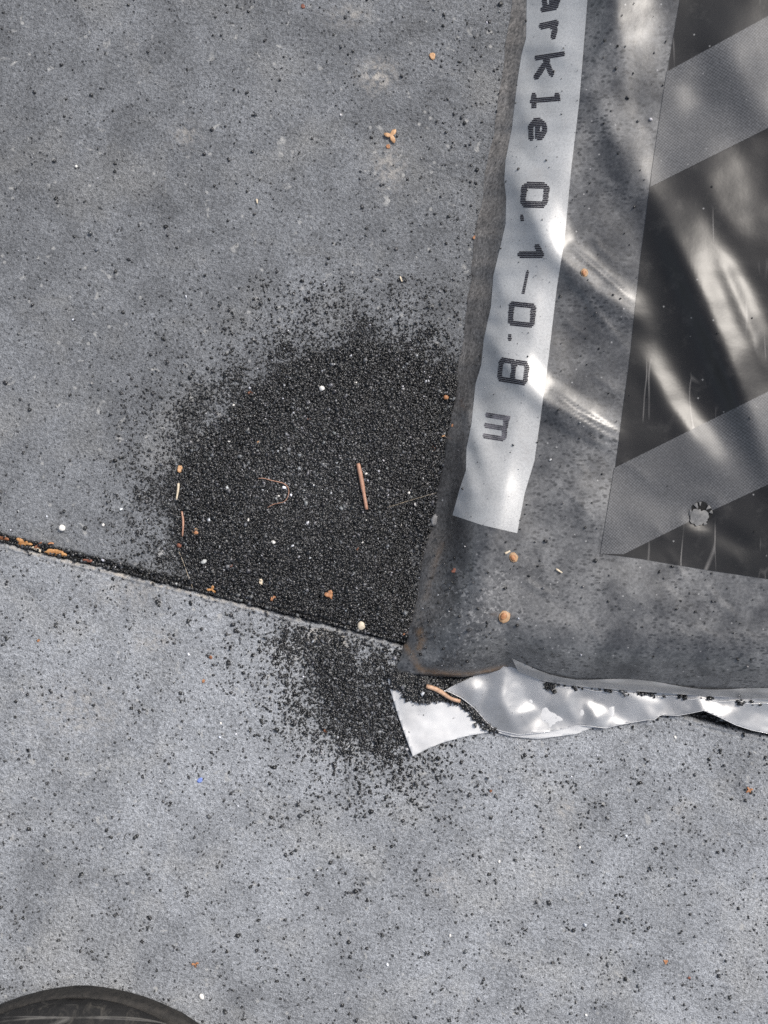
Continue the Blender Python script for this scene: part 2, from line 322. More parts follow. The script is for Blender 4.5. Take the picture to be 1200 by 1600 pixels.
# ------------------------------------------------------------------ the bag: shape of its top surface over photograph pixels
LPTS = [(-1500, 1030), (-600, 900), (0, 800), (100, 787), (200, 772), (350, 745), (500, 727), (600, 713), (720, 690), (800, 677), (860, 664), (985, 638), (1010, 630), (1062, 612), (1110, 606)]
BPTS = [(560, 1066), (612, 1062), (640, 1055), (720, 1058), (760, 1052), (790, 1041), (815, 1051), (850, 1063), (900, 1071), (1000, 1079), (1100, 1086), (1200, 1092), (2100, 1120)]
def Lf(v): v = np.asarray(v, float); return interp(v, LPTS)+1.6*wob(v, 0*v, 120, 2, 7)+0.7*wob(v, 0*v+40, 34, 11, 7)
def Bf(u): return interp(u, BPTS)
U_END, V_END = 1900.0, -1250.0
FOLDS = [  # polyline, half width px (one side, or lower-left side and upper-right side), height mm
    ([(765, 205), (800, 268), (835, 335), (868, 398), (930, 455), (1000, 500), (1050, 540)], (13, 24), 2.3),
    ([(770, 320), (805, 385), (845, 455), (880, 510)], 17, -1.1),
    ([(800, 290), (850, 285), (895, 325)], 16, -0.5), ([(790, 225), (815, 235), (835, 262)], 9, -0.5),
    ([(876, 372), (930, 418), (1000, 480)], (2.6, 3.5), 0.42), ([(868, 412), (915, 462), (965, 530)], (2.8, 4), 0.36),
    ([(728, 440), (765, 520), (805, 585), (845, 625), (900, 658), (995, 702)], (12, 23), 2.1),
    ([(722, 560), (755, 640), (785, 705), (800, 770)], 15, -0.9),
    ([(848, 600), (900, 640), (950, 668), (990, 690)], (2.4, 3.4), 0.5), ([(842, 646), (890, 672), (930, 690), (978, 712)], (2.4, 3.4), 0.42), ([(860, 622), (905, 655), (960, 688)], (2.4, 3), 0.3),
    ([(716, 600), (745, 690), (768, 765)], (8, 13), 0.95), ([(705, 680), (730, 735), (748, 805)], (6, 10), 0.75), ([(702, 740), (716, 775), (733, 815)], 5, -0.5),
    ([(740, 480), (762, 505), (790, 520)], 9, -0.7), ([(755, 395), (780, 440), (800, 490)], (8, 13), 0.8),
    ([(812, 55), (832, 120), (850, 165)], 12, -0.6), ([(805, 120), (822, 180), (862, 240)], (10, 16), 0.7), ([(850, 40), (880, 90), (900, 120)], (10, 18), 0.5),
    ([(960, 170), (1035, 335), (1090, 452), (1137, 560), (1190, 690), (1290, 920)], (20, 40), 3.9),
    ([(1000, 420), (1035, 530), (1080, 625), (1150, 720)], 24, -1.5),
    ([(985, 520), (1045, 630), (1110, 715), (1180, 780)], (15, 22), 1.0),
    ([(1110, 360), (1160, 480), (1230, 640)], (10, 18), 0.7),
    ([(940, -260), (950, -60), (970, 80), (990, 190)], (24, 40), 2.7), ([(920, 120), (960, 215), (1010, 350)], (16, 30), 1.5),
    ([(1050, 200), (1110, 300), (1180, 420)], (20, 40), 0.9), ([(1060, 120), (1090, 140), (1110, 190)], 20, -0.8), ([(1100, 0), (1150, 100), (1220, 230)], (26, 50), 1.6),
    ([(1090, 805), (1150, 845), (1200, 865)], 12, -0.6), ([(1095, 800), (1040, 780), (990, 770)], 22, -0.8), ([(1040, 660), (1090, 725), (1150, 760)], (16, 28), 0.8),
    ([(790, 1045), (785, 1010), (770, 975)], 9, 0.5), ([(655, 1000), (662, 1030), (690, 1048), (760, 1046)], 6, 0.6), ([(650, 930), (668, 880), (690, 830)], 7, 0.5),
    ([(680, 540), (708, 700), (742, 870), (770, 960)], (20, 56), 3.0),
    ([(880, 480), (900, 540), (930, 600)], 26, -0.5), ([(860, 740), (930, 800), (1000, 850)], (26, 40), 1.1), ([(880, 880), (980, 930), (1100, 960)], (30, 44), 1.0)]
_cr = random.Random(21)
for _ in range(34):                                          # fine sharp creases in the film
    cu, cv = _cr.uniform(690, 1180), _cr.uniform(830, 1050) if _cr.random() < 0.6 else _cr.uniform(0, 830)
    if cv < 830: cu = _cr.uniform(900, 1000)
    ca, cl_ = _cr.uniform(0.4, 1.1), _cr.uniform(22, 60); k_ = _cr.uniform(-6, 6)
    FOLDS.append(([(cu-cl_*math.cos(ca), cv-cl_*math.sin(ca)), (cu+k_, cv-k_), (cu+cl_*math.cos(ca), cv+cl_*math.sin(ca))], (_cr.uniform(1.8, 3.0), _cr.uniform(2.5, 5)), _cr.uniform(0.10, 0.30)))
def bagz(u, v, folds=True):
    u = np.asarray(u, float); v = np.asarray(v, float)
    dl = (u-Lf(v))*0.2; db = (Bf(u)-v)*0.2; dr = (U_END-u)*0.2; dt = (v-V_END)*0.2
    pf = lambda x, p: 1-(1-np.clip(x, 0, 1))**p
    fl = pf(dl/(22+12*sstep(v, 420, -60)), 1.6); fb = pf(db/19, 2.0); far = np.sqrt(np.clip(pf(dr/60, 2)*pf(dt/80, 2), 0, 1))
    z = (5.0*sstep(db, -1.0, 2.0)*0+5.0+15*fb)*fl*far + 16*sstep(dl, 0, 130)*sstep(db, 0, 150)*far
    if folds:
        m = np.clip(dl/6, 0, 1)*np.clip((db+1)/4, 0, 1)
        for pts, w, h in FOLDS:
            w2 = w if isinstance(w, tuple) else (w, w); lo = np.min(pts, axis=0)-4*max(w2); hi = np.max(pts, axis=0)+4*max(w2)
            s = (u > lo[0]) & (u < hi[0]) & (v > lo[1]) & (v < hi[1])
            if not s.any(): continue
            d, f, sg = pdist(u[s], v[s], pts, True); e = np.clip(np.minimum(f, 1-f)/0.38, 0, 1); e = e*e*(3-2*e)
            add = np.zeros(u.shape); add[s] = h*(ridge(d, sg, w2) if isinstance(w, tuple) else np.exp(-d*d/(2*w*w)))*e; z = z+add*m
        z = z+m*(0.22*wob(u, v, 170, 2, 8)+0.035*wob(u, v, 50, 9, 9)+0.007*wob(u, v, 15, 14, 9))
        dh = np.hypot(u-1095, v-803); z = z-1.0*np.exp(-(dh/26)**2)+0.35*np.exp(-((dh-30)/12)**2)
    return np.clip(z, 0.05, None)*1e-3
# grid: columns counted from the left edge, rows by v
cols = np.concatenate([np.linspace(0, 24, 9), np.arange(28, 640, 4.0), np.geomspace(648, 1400, 40)])
rows = np.concatenate([np.linspace(0, 20, 6), np.arange(24, 1130, 4.0), np.geomspace(1140, 2311, 50)])
CC, RR = np.meshgrid(cols, rows)

VV = 1062-RR
UU = Lf(VV)+CC*np.where(CC > 640, 1.0, 1.0)
UU = np.minimum(UU, U_END-0.01)
VB = Bf(UU); VV2 = VV+(VB-1062)*np.exp(-RR/60.0)          # bottom row follows the crease
UU = np.minimum(Lf(VV2)+CC, U_END-0.01)
ZZ = bagz(UU, VV2); PP = WN(UU, VV2, ZZ)
ny, nx = UU.shape; idx = np.arange(ny*nx).reshape(ny, nx)
V = PP.reshape(-1, 3).tolist()
F = np.stack([idx[:-1, :-1], idx[:-1, 1:], idx[1:, 1:], idx[1:, :-1]], -1).reshape(-1, 4).tolist()
b = len(V)
for j in range(nx):                                        # the end of the bag tucks back under the crease
    p = PP[0, j]; V.append([p[0]*0.999, p[1]+0.0012, p[2]*0.45])
for j in range(nx):
    p = PP[0, j]; V.append([p[0]*0.998, p[1]+0.004, 0.0003])
for k in (0, 1):
    for j in range(nx-1):
        a0 = (idx[0, j], idx[0, j+1]) if k == 0 else (b+j, b+j+1)
        F.append([a0[0], b+k*nx+j, b+k*nx+j+1, a0[1]])
bag = empty('plastic_bag', W(900, 700))
tag(bag, 'plastic bag of dark sand with white printed strip and black panel', 'bag')
def adopt(o):
    o.parent = bag; o.matrix_parent_inverse = Matrix.Translation(-Vector(bag.location)); return o
body = adopt(mesh_obj('film_body', V, F, M['film']))
uu = np.concatenate([UU.ravel(), UU[0], UU[0]]); vv = np.concatenate([VV2.ravel(), VV2[0], VV2[0]])
rust = np.zeros(len(uu))
for pts, w, k in [([(634, 1008), (645, 1025), (655, 1045), (680, 1053), (730, 1055), (790, 1044)], 4.5, 0.95), ([(655, 985), (660, 1000), (655, 1012)], 5, 1.0), ([(664, 935), (676, 895), (690, 850)], 4.5, 0.55),
                  ([(800, 962), (770, 960)], 3, 0.3), ([(757, 215), (745, 330), (728, 470)], 6, 0.3)]:
    d, f = pdist(uu, vv, pts); rust = np.maximum(rust, k*np.exp(-(d/w)**2))
dlv = (uu-Lf(vv)); brown = np.exp(-(dlv/34)**2)*(vv < 980)*(1-0.5*sstep(vv, 500, 800))
crumb = np.exp(-(((uu-720)/80)**2+((vv-980)/75)**2))+0.5*np.exp(-(((uu-800)/120)**2+((vv-920)/60)**2))
dc = np.stack([np.clip(rust, 0, 1), np.clip(brown, 0, 1), np.clip(crumb, 0, 1), np.ones(len(uu))], -1).astype(np.float32)
ca_ = body.data.color_attributes.new('dirt', 'FLOAT_COLOR', 'POINT'); ca_.data.foreach_set('color', dc.ravel())

def cut_sheet(poly, step, holes=None):
    """polygon in pixels cut into a fine grid -> bmesh with pixel coordinates"""
    bm = bmesh.new(); vs = [bm.verts.new((x, y, 0)) for x, y in poly]; bm.faces.new(vs)
    P = np.array(poly)
    for ax in (0, 1):
        lo, hi = P[:, ax].min(), P[:, ax].max(); n = np.zeros(3); n[ax] = 1
        for c in np.arange(math.ceil(lo/step)*step, hi, step):
            co = [0, 0, 0]; co[ax] = c+0.013
            bmesh.ops.bisect_plane(bm, geom=bm.verts[:]+bm.edges[:]+bm.faces[:], dist=1e-5, plane_co=co, plane_no=n)
    return bm
def drape(bm, zf, off, flip=True):
    c = np.array([(v.co.x, v.co.y) for v in bm.verts]); z = zf(c[:, 0], c[:, 1])+off; p = WN(c[:, 0], c[:, 1], z)
    for v, q in zip(bm.verts, p): v.co = q
    bmesh.ops.recalc_face_normals(bm, faces=bm.faces)
    if sum(f.normal.z for f in bm.faces) < 0: bmesh.ops.reverse_faces(bm, faces=bm.faces)
    return bm
STRIP = [(832, -160), (823, 0), (822, 60), (815, 85), (808, 130), (800, 200), (790, 250), (788, 280), (791, 310), (790, 350), (782, 385), (771, 430), (767, 480), (756, 530), (752, 570), (743, 600), (737, 660),
         (729, 700), (728, 735), (718, 765), (707, 805), (755, 821), (808, 833), (820, 770), (835, 720), (845, 650), (857, 560), (870, 450), (882, 375), (893, 260), (905, 160), (918, 0), (932, -160)]
strip = adopt(bm_obj('white_strip', drape(cut_sheet(STRIP, 5), bagz, 0.00012), M['white']))
def Pl(v): return interp(v, [(-300, 1110), (0, 1062), (150, 1036), (270, 1018), (400, 1001), (550, 985), (740, 960), (865, 938)])
PANEL = [(Pl(v), v) for v in (-200, 0, 150, 270, 400, 550, 740, 865)]+[(1000, 873), (1100, 890), (1200, 905), (1400, 930), (1480, 935), (1520, -200)]
panel = adopt(bm_obj('black_panel', drape(cut_sheet(PANEL, 6), bagz, 0.00012), M['dark']))
def band(p): return adopt(bm_obj('halftone_band', drape(cut_sheet(p, 6), bagz, 0.00022), M['half']))
band([(1042, 112), (1036, 150), (1018, 270), (1016, 292), (1200, 200), (1420, 90), (1420, -95), (1200, 25)])
band([(960, 731), (938, 865), (974, 866), (1095, 806), (1200, 757), (1400, 665), (1400, 512), (1200, 612)])

# ink-jet characters: strokes in a unit box, printed as fine parallel lines
GL = {'a': [[(.1, .85), (.5, 1), (.85, .8), (.88, 0)], [(.88, .55), (.4, .6), (.1, .35), (.3, .03), (.85, .15)]], 'r': [[(.12, 0), (.12, 1)], [(.12, .6), (.5, .92), (.95, .8)]],
      'k': [[(.12, 0), (.12, 1)], [(.95, .02), (.3, .42)], [(.3, .35), (.9, .62)]], 'l': [[(.55, 0), (.55, 1)], [(.2, .96), (.55, .96)], [(.1, .05), (1, .05)]],
      'e': [[(.1, .5), (.9, .5), (.9, .75), (.6, .96), (.3, .92), (.08, .6), (.1, .3), (.35, .04), (.92, .08)]],
      '0': [[(.1, .15), (.1, .85), (.2, .95), (.8, .95), (.92, .85), (.92, .15), (.8, .05), (.2, .05), (.1, .15)]], '.': [[(.2, .5), (.8, .5)]],
      '1': [[(.72, 0), (.72, 1)], [(.1, .80), (.3, .88), (.7, .95)]], '-': [[(.0, .5), (1, .5)]],
      '8': [[(.1, .1), (.1, .42), (.25, .5), (.78, .5), (.92, .4), (.92, .12), (.8, .03), (.22, .03), (.1, .1)], [(.25, .5), (.1, .62), (.1, .88), (.25, .97), (.78, .97), (.92, .88), (.92, .6), (.78, .5)]],
      'm': [[(.1, 0), (.1, 1)], [(.1, .92), (.45, .95), (.52, .85), (.52, 0)], [(.52, .9), (.85, .95), (.93, .85), (.93, 0)]]}
CH = [('a', (849, -14), (0, 32), (23, -4), 5), ('r', (846, 38), (0, 24), (23, -5), 5), ('k', (840, 86), (-3, 36), (39, -6), 5), ('l', (832, 147), (0, 20), (40, -3), 4.6), ('e', (828, 187), (0, 31), (24, -2), 4.6),
      ('0', (818, 286), (-4, 36), (39, 1), 5), ('.', (812, 336), (1, 10), (6, 0), 3.2), ('1', (813, 384), (0, 19), (33, 0), 5), ('-', (822, 425), (-7, 33), (5, 0), 2.7), ('0', (798, 470), (-3, 38), (38, 4), 5),
      ('.', (793, 523), (0, 9), (7, 0), 3.2), ('8', (783, 557), (-5, 39), (43, 7), 4.4), ('m', (763, 644), (-5, 39), (31, 5), 4.6)]
for ch, O, Uv, Vv, th in CH:
    O = np.array(O, float); Uv = np.array(Uv, float); Vv = np.array(Vv, float); lu = np.hypot(*Uv); lv = np.hypot(*Vv); bm = bmesh.new(); stroke = [np.array([O+a*Uv+b_*Vv for a, b_ in st]) for st in GL[ch]]
    pitch, lw = 2.75, 2.05
    ncol = int((lu+th*1.6)/pitch)
    for i in range(ncol+1):
        a = (-th*0.8+i*pitch)/lu; ts = np.arange(-th*0.9, lv+th*0.9, 0.8)/lv
        pts = O+a*Uv+ts[:, None]*Vv; dm = np.full(len(ts), 1e9)
        for st in stroke:
            d, _ = pdist(pts[:, 0], pts[:, 1], st); dm = np.minimum(dm, d)
        ins = dm < th*(0.92+0.10*random.random()); k = 0
        while k < len(ts):
            if ins[k]:
                e = k
                while e+1 < len(ts) and ins[e+1]: e += 1
                sel = list(range(k, e+1, 4)); 
                if sel[-1] != e: sel.append(e)
                if len(sel) > 1:
                    un = Uv/lu*lw/2; prev = None
                    for q in sel:
                        va = bm.verts.new((*(pts[q]-un), 0)); vb = bm.verts.new((*(pts[q]+un), 0))
                        if prev: bm.faces.new((prev[0], va, vb, prev[1]))
                        prev = (va, vb)
                k = e+1
            else: k += 1
    if not bm.verts: bm.free(); continue
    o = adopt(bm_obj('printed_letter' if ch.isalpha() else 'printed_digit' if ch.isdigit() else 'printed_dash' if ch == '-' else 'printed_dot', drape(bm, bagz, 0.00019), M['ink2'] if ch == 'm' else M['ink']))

# puncture in the panel
def disc(name, cu, cv, rfun, zf, mat, n=40, rings=4, dz=0.0):
    vs = [(cu, cv)]; fs = []
    for r in range(1, rings+1):
        for i in range(n):
            a = 2*math.pi*i/n; q = rfun(a)*r/rings; vs.append((cu+q*math.cos(a), cv+q*math.sin(a)))
    for i in range(n): fs.append((0, 1+i, 1+(i+1) % n))
    for r in range(rings-1):
        for i in range(n): A = 1+r*n; B = A+n; fs.append((A+i, B+i, B+(i+1) % n, A+(i+1) % n))
    c = np.array(vs); p = WN(c[:, 0], c[:, 1], zf(c[:, 0], c[:, 1])+dz)
    o = mesh_obj(name, p, fs, mat); bm = bmesh.new(); bm.from_mesh(o.data); bmesh.ops.recalc_face_normals(bm, faces=bm.faces)
    if sum(f.normal.z for f in bm.faces) < 0: bmesh.ops.reverse_faces(bm, faces=bm.faces)
    bm.to_mesh(o.data); bm.free(); return adopt(o)
jag = [random.uniform(-1, 1) for _ in range(40)]
disc('puncture_hole', 1095.5, 801, lambda a: 16.2+2.4*jag[int(a*6.3) % 40], bagz, M['black'], dz=0.0003)
disc('puncture_flap', 1092.5, 806.5, lambda a: 14.6+1.9*jag[int(a*5+3) % 40]-(4.6*max(0, math.sin((a-3.7)/2.3*math.pi)) if 3.7 < a < 6.0 else 0), lambda u, v: bagz(u, v)+0.0004+0.0009*np.exp(-((u-1092)**2+(v-804)**2)/130), M['stretch'], dz=0.0001)
for a0, a1, ln in ((3.0, 3.5, 4), (4.05, 4.4, 8), (4.55, 4.75, 4), (5.45, 5.75, 6), (5.95, 6.25, 3), (1.0, 1.3, 3), (1.85, 2.2, 3)):     # torn tabs around the hole
    n = 6; vs = []
    for i in range(n+1):
        a = a0+(a1-a0)*i/n; k = math.sin(math.pi*i/n)**0.7
        for q, dz in ((18.6, 0.00035), (17.4, 0.0007), (16.6-ln*k, 0.0006)):
            u = 1095+q*math.cos(a); v = 803+q*math.sin(a); vs.append(WN(np.array(u), np.array(v), bagz(np.array([u]), np.array([v]))[0]+dz))
    fs = [(3*i+j, 3*i+j+1, 3*i+j+4, 3*i+j+3) for i in range(n) for j in (0, 1)]
    adopt(mesh_obj('torn_tab', vs, fs, M['stretch']))

# loose end of the bag: lower film lying on the slab, upper film raised over it
LOW = [(606, 1060), (608, 1072), (622, 1118), (645, 1182), (668, 1170), (690, 1161), (730, 1150), (772, 1143), (800, 1151), (840, 1155), (900, 1147), (932, 1135), (960, 1120), (960, 1075), (850, 1058), (720, 1052), (640, 1050)]
def lowz(u, v):
    d = np.clip(polydist(u, v, LOW), 0, None)
    return 1e-3*(0.5+0.5*np.exp(-d/9.0)+0.45*np.abs(wob(u, v, 90, 4, 5))*sstep(d, 0, 14)+0.15*np.abs(wob(u, v, 30, 9, 5))+0.9*np.exp(-(((u-650)/20)**2+((v-1085)/16)**2)) + 0.5*sstep(v, 1130, 1175)*np.exp(-((u-650)/45)**2)
                 + 1.2*sstep(u, 760, 840)*sstep(v, 1160, 1110))
lowf = adopt(bm_obj('lower_film', drape(cut_sheet(LOW, 5), lowz, 0), M['milky']))
UP = [(690, 1082), (697, 1079), (722, 1091), (741, 1106), (760, 1128), (772, 1139), (786, 1143), (810, 1148), (860, 1143), (905, 1133), (925, 1135), (947, 1138), (965, 1133), (1010, 1125), (1022, 1125), (1032, 1117), (1060, 1118), (1082, 1114), (1100, 1110),
      (1125, 1121), (1150, 1133), (1175, 1141), (1200, 1146), (1300, 1150), (1500, 1165), (1800, 1180)]
TOP = [(1800, 1105), (1500, 1098), (1300, 1092), (1200, 1088), (1100, 1082), (1000, 1075), (900, 1067), (850, 1059), (815, 1047), (790, 1037), (765, 1048), (740, 1056), (710, 1070)]
UPP = UP+TOP
from mathutils.geometry import delaunay_2d_cdt
UCTL = [(790, 1036, 5.6), (789, 1058, 5.2), (784, 1091, 5.6), (797, 1118, 4.6), (828, 1154, 2.9), (692, 1081, 3.2), (710, 1069, 3.0), (740, 1055, 3.3), (765, 1046, 4.0), (722, 1092, 2.5), (741, 1107, 1.9), (760, 1129, 1.6), (772, 1141, 1.5), (786, 1145, 1.6), (810, 1150, 2.2),
        (742, 1081, 4.0), (752, 1101, 2.1), (765, 1068, 3.1), (815, 1063, 3.4), (824, 1094, 2.1), (848, 1108, 1.8), (862, 1145, 1.8), (840, 1060, 4.2), (885, 1096, 4.5), (930, 1121, 4.2), (964, 1137, 2.8), (868, 1068, 3.2), (912, 1088, 1.9), (955, 1111, 1.9), (988, 1128, 1.8), (882, 1124, 1.7), (906, 1135, 1.9),
        (925, 1136, 2.6), (947, 1140, 2.2), (972, 1074, 4.0), (1000, 1096, 3.6), (1022, 1126, 2.8), (1010, 1080, 2.6), (1042, 1094, 2.0), (1034, 1117, 1.9), (1060, 1119, 2.2), (1088, 1083, 3.9), (1080, 1114, 3.6), (1100, 1110, 5.0), (1125, 1122, 4.6), (1150, 1134, 3.6), (1122, 1097, 3.0), (1176, 1142, 2.6), (1160, 1100, 4.2),
        (1182, 1112, 2.6), (1202, 1147, 2.4), (1204, 1094, 4.2), (1230, 1112, 2.2), (900, 1066, 3.6), (1045, 1077, 3.7), (1100, 1081, 3.6), (1300, 1090, 4.0), (1300, 1152, 2.0), (1500, 1096, 4.0), (1500, 1167, 2.0), (1810, 1100, 4.0), (1810, 1184, 2.0), (670, 1100, 2.5), (1000, 1145, 2.0), (720, 1150, 1.6), (1810, 1020, 4), (670, 1020, 4), (1100, 1135, 5.0)]
_tri = delaunay_2d_cdt([Vector(p[:2]) for p in UCTL], [], [], 0, 1e-4)
_tv = np.array([tuple(p) for p in _tri[0]]); _th = np.array([UCTL[o[0]][2] for o in _tri[3]])
def facet(u, v):
    z = np.full(u.shape, 2.5)
    for a, b_, c_ in _tri[2]:
        A, B, C = _tv[a], _tv[b_], _tv[c_]; D = (B[1]-C[1])*(A[0]-C[0])+(C[0]-B[0])*(A[1]-C[1])
        if abs(D) < 1e-9: continue
        l0 = ((B[1]-C[1])*(u-C[0])+(C[0]-B[0])*(v-C[1]))/D; l1 = ((C[1]-A[1])*(u-C[0])+(A[0]-C[0])*(v-C[1]))/D; l2 = 1-l0-l1
        m = (l0 > -1e-6) & (l1 > -1e-6) & (l2 > -1e-6); z = np.where(m, l0*_th[a]+l1*_th[b_]+l2*_th[c_], z)
    return z
def upz(u, v):
    u = np.asarray(u, float); v = np.asarray(v, float); z = 0
    for k in range(13):                                      # soften the creases a little
        r = 0 if k == 0 else 3.6 if k < 7 else 7.0; z = z+facet(u+r*math.cos(k*1.047+(0.5 if k > 6 else 0)), v+r*math.sin(k*1.047+(0.5 if k > 6 else 0)))/13
    return np.clip(z+0.10*wob(u, v, 45, 1, 8)+0.05*np.abs(wob(u, v, 24, 9, 5)), 1.4, None)*1e-3
upf = adopt(bm_obj('upper_film', drape(cut_sheet(UPP, 3), upz, 0), M['clear']))
for o, th in ((lowf, 0.00014), (upf, 0.00014)):
    md = o.modifiers.new('thick', 'SOLIDIFY'); md.thickness = th; md.offset = -1
def tube(name, pts, rad, mat, parent=None, n=6, closed=True):
    """tapered tube through 3-D points"""
    P = [Vector(p) for p in pts]; rad = rad if isinstance(rad, (list, tuple)) else [rad]*len(P); V = []; F = []
    for i, p in enumerate(P):
        d = (P[min(i+1, len(P)-1)]-P[max(i-1, 0)]).normalized(); a = d.cross(Vector((0, 0, 1)))
        a = a.normalized() if a.length > 1e-6 else Vector((1, 0, 0)); b = a.cross(d)
        for k in range(n):
            q = 2*math.pi*k/n; V.append(p+(a*math.cos(q)+b*math.sin(q))*rad[i])
    for i in range(len(P)-1):
        for k in range(n): F.append((i*n+k, i*n+(k+1) % n, (i+1)*n+(k+1) % n, (i+1)*n+k))
    F.append(tuple(range(n))[::-1]); F.append(tuple((len(P)-1)*n+k for k in range(n)))
    return mesh_obj(name, V, F, mat, parent)
HEM = [(u_, float(Bf(u_))-13+4*math.sin(u_*0.03)) for u_ in range(800, 1320, 20)]+[(u_, float(Bf(u_))+1.5) for u_ in range(1310, 790, -20)]
def hemz(u, v):
    t = np.clip((Bf(u)-v)/14, 0, 1); return bagz(u, v)+1e-3*(0.15+0.9*np.sin(math.pi*np.clip(t, 0, 1))**0.8+0.25*wob(u, v, 55, 6, 8)*np.sin(math.pi*t))
hem = adopt(bm_obj('bottom_pleat', drape(cut_sheet(HEM, 4), hemz, 0), M['pleat']))
# welded seam line and bright cut edge of the film
seam = [(u, interp(u, BPTS)+4+0.012*(u-840)+1.5*math.sin(u*0.13)) for u in range(842, 1330, 6)]
adopt(tube('weld_seam', [W(u, v, float(upz(np.array([u]), np.array([v]))[0])+0.0002) for u, v in seam], 0.00012, M['edge']))
e = [p for p in UP if p[0] < 1320]; eu = np.linspace(0, 1, 160); ed = np.array(e); L_ = np.concatenate([[0], np.cumsum(np.hypot(*(ed[1:]-ed[:-1]).T))]); eu = eu*L_[-1]
ex, ey = np.interp(eu, L_, ed[:, 0]), np.interp(eu, L_, ed[:, 1]); ez = upz(ex, ey)
adopt(tube('film_hem', [W(a, b_, float(z)) for a, b_, z in zip(ex, ey, ez)], 0.00009, M['edge'], n=5))

# ------------------------------------------------------------------ spilled grit
PILE = [(284, 752), (298, 708), (345, 664), (408, 610), (478, 566), (560, 546), (640, 556), (690, 592), (716, 600), (702, 720), (676, 810), (655, 900), (634, 1003), (560, 994), (480, 966), (400, 943), (335, 922), (292, 885), (276, 830)]
PILE2 = [(462, 1006), (505, 994), (550, 1016), (618, 1026), (608, 1070), (622, 1110), (638, 1160), (590, 1170), (535, 1150), (490, 1095)]
def mound(u, v):
    d = polydist(u, v, PILE); z = 2.6*sstep(d, -6, 110)+0.55*sstep(d, -14, 14)-0.9*np.exp(-(((u-490)/70)**2+((v-750)/60)**2))
    d2 = polydist(u, v, PILE2); z2 = 0.35*sstep(d2, -5, 45)
    lite = np.exp(-(((u-640)/16)**2+((v-870)/80)**2)); z = z*(1-0.65*lite)
    jn = np.exp(-((v-(922.5+(u-320)*0.2515))/5.0)**2)
    return 1e-3*np.maximum(z+0.18*wob(u, v, 60, 3, 8)*sstep(d, 0, 30)-0.5*jn*sstep(d, 30, -10), z2)
def grains(name, u, v, z, size, tone, label, cat, sink=0.3, base=None):
    n = len(u); cube = np.array([(x, y, w) for x in (-1, 1) for y in (-1, 1) for w in (-1, 1)], float)*0.5
    P = cube[None]*RNG.uniform(0.28, 1.5, (n, 1, 3))+RNG.uniform(-0.24, 0.24, (n, 8, 3))
    q = RNG.normal(size=(n, 4)); q /= np.linalg.norm(q, axis=1)[:, None]; w, x, y, zq = q.T
    R = np.stack([np.stack([1-2*(y*y+zq*zq), 2*(x*y-zq*w), 2*(x*zq+y*w)], -1), np.stack([2*(x*y+zq*w), 1-2*(x*x+zq*zq), 2*(y*zq-x*w)], -1), np.stack([2*(x*zq-y*w), 2*(y*zq+x*w), 1-2*(x*x+y*y)], -1)], 1)
    P = np.einsum('nij,nkj->nki', R, P)*size[:, None, None]*1e-3
    zc = z+size*1e-3*sink; P = P+WN(u, v, zc)[:, None, :]
    V = P.reshape(-1, 3); fc = np.array([(0, 1, 3, 2), (4, 6, 7, 5), (0, 4, 5, 1), (2, 3, 7, 6), (0, 2, 6, 4), (1, 5, 7, 3)])
    F = (fc[None]+8*np.arange(n)[:, None, None]).reshape(-1, 4); C = np.repeat(tone, 8, axis=0)
    if base is not None:
        bv, bf = base; F = np.concatenate([F, bf+len(V)]); V = np.concatenate([V, bv]); C = np.concatenate([C, np.full((len(bv), 3), 0.016)])
    me = bpy.data.meshes.new(name); me.vertices.add(len(V)); me.vertices.foreach_set('co', V.astype(np.float32).ravel())
    me.loops.add(F.size); me.loops.foreach_set('vertex_index', F.astype(np.int32).ravel())
    me.polygons.add(len(F)); me.polygons.foreach_set('loop_start', (4*np.arange(len(F))).astype(np.int32)); me.update(calc_edges=True); me.validate()
    at = me.color_attributes.new('tone', 'FLOAT_COLOR', 'POINT'); at.data.foreach_set('color', np.concatenate([C, np.ones((len(C), 1))], 1).astype(np.float32).ravel())
    me.materials.append(M['grit']); o = bpy.data.objects.new(name, me); COL.objects.link(o); return tag(o, label, cat, kind='stuff')
def tones(n, light=0.13, white=0.005):
    g = np.exp(RNG.normal(math.log(0.018), 0.4, n)); r = RNG.random(n)
    g = np.where(r < light, RNG.uniform(0.05, 0.15, n), g); g = np.where(r < white, RNG.uniform(0.3, 0.6, n), g)
    c = np.stack([g*RNG.uniform(0.93, 1.02, n), g, g*RNG.uniform(1.0, 1.12, n)], -1); return c
def sample(poly, n, soft, pad=120, amp=1.0):
    """random places inside a polygon with a fading fringe"""
    P = np.array(poly); U = []; got = 0
    while got < n:
        m = n*2; u = RNG.uniform(P[:, 0].min()-pad, P[:, 0].max()+pad, m); v = RNG.uniform(P[:, 1].min()-pad, P[:, 1].max()+pad, m)
        d = polydist(u, v, poly)+amp*(16*wob(u, v, 90, 5, 8)+9*wob(u, v, 30, 12, 8))
        k = RNG.random(m) < np.where(d > 0, 1.0, np.exp(d/soft)*0.75); U.append(np.stack([u[k], v[k]], -1)); got += k.sum()
    return np.concatenate(U)[:n]
offbag = lambda u, v: ~((u > Lf(v)+3) & (v < Bf(u)-2))
def joint_v(u): return 922.5+(u-320)*0.2515
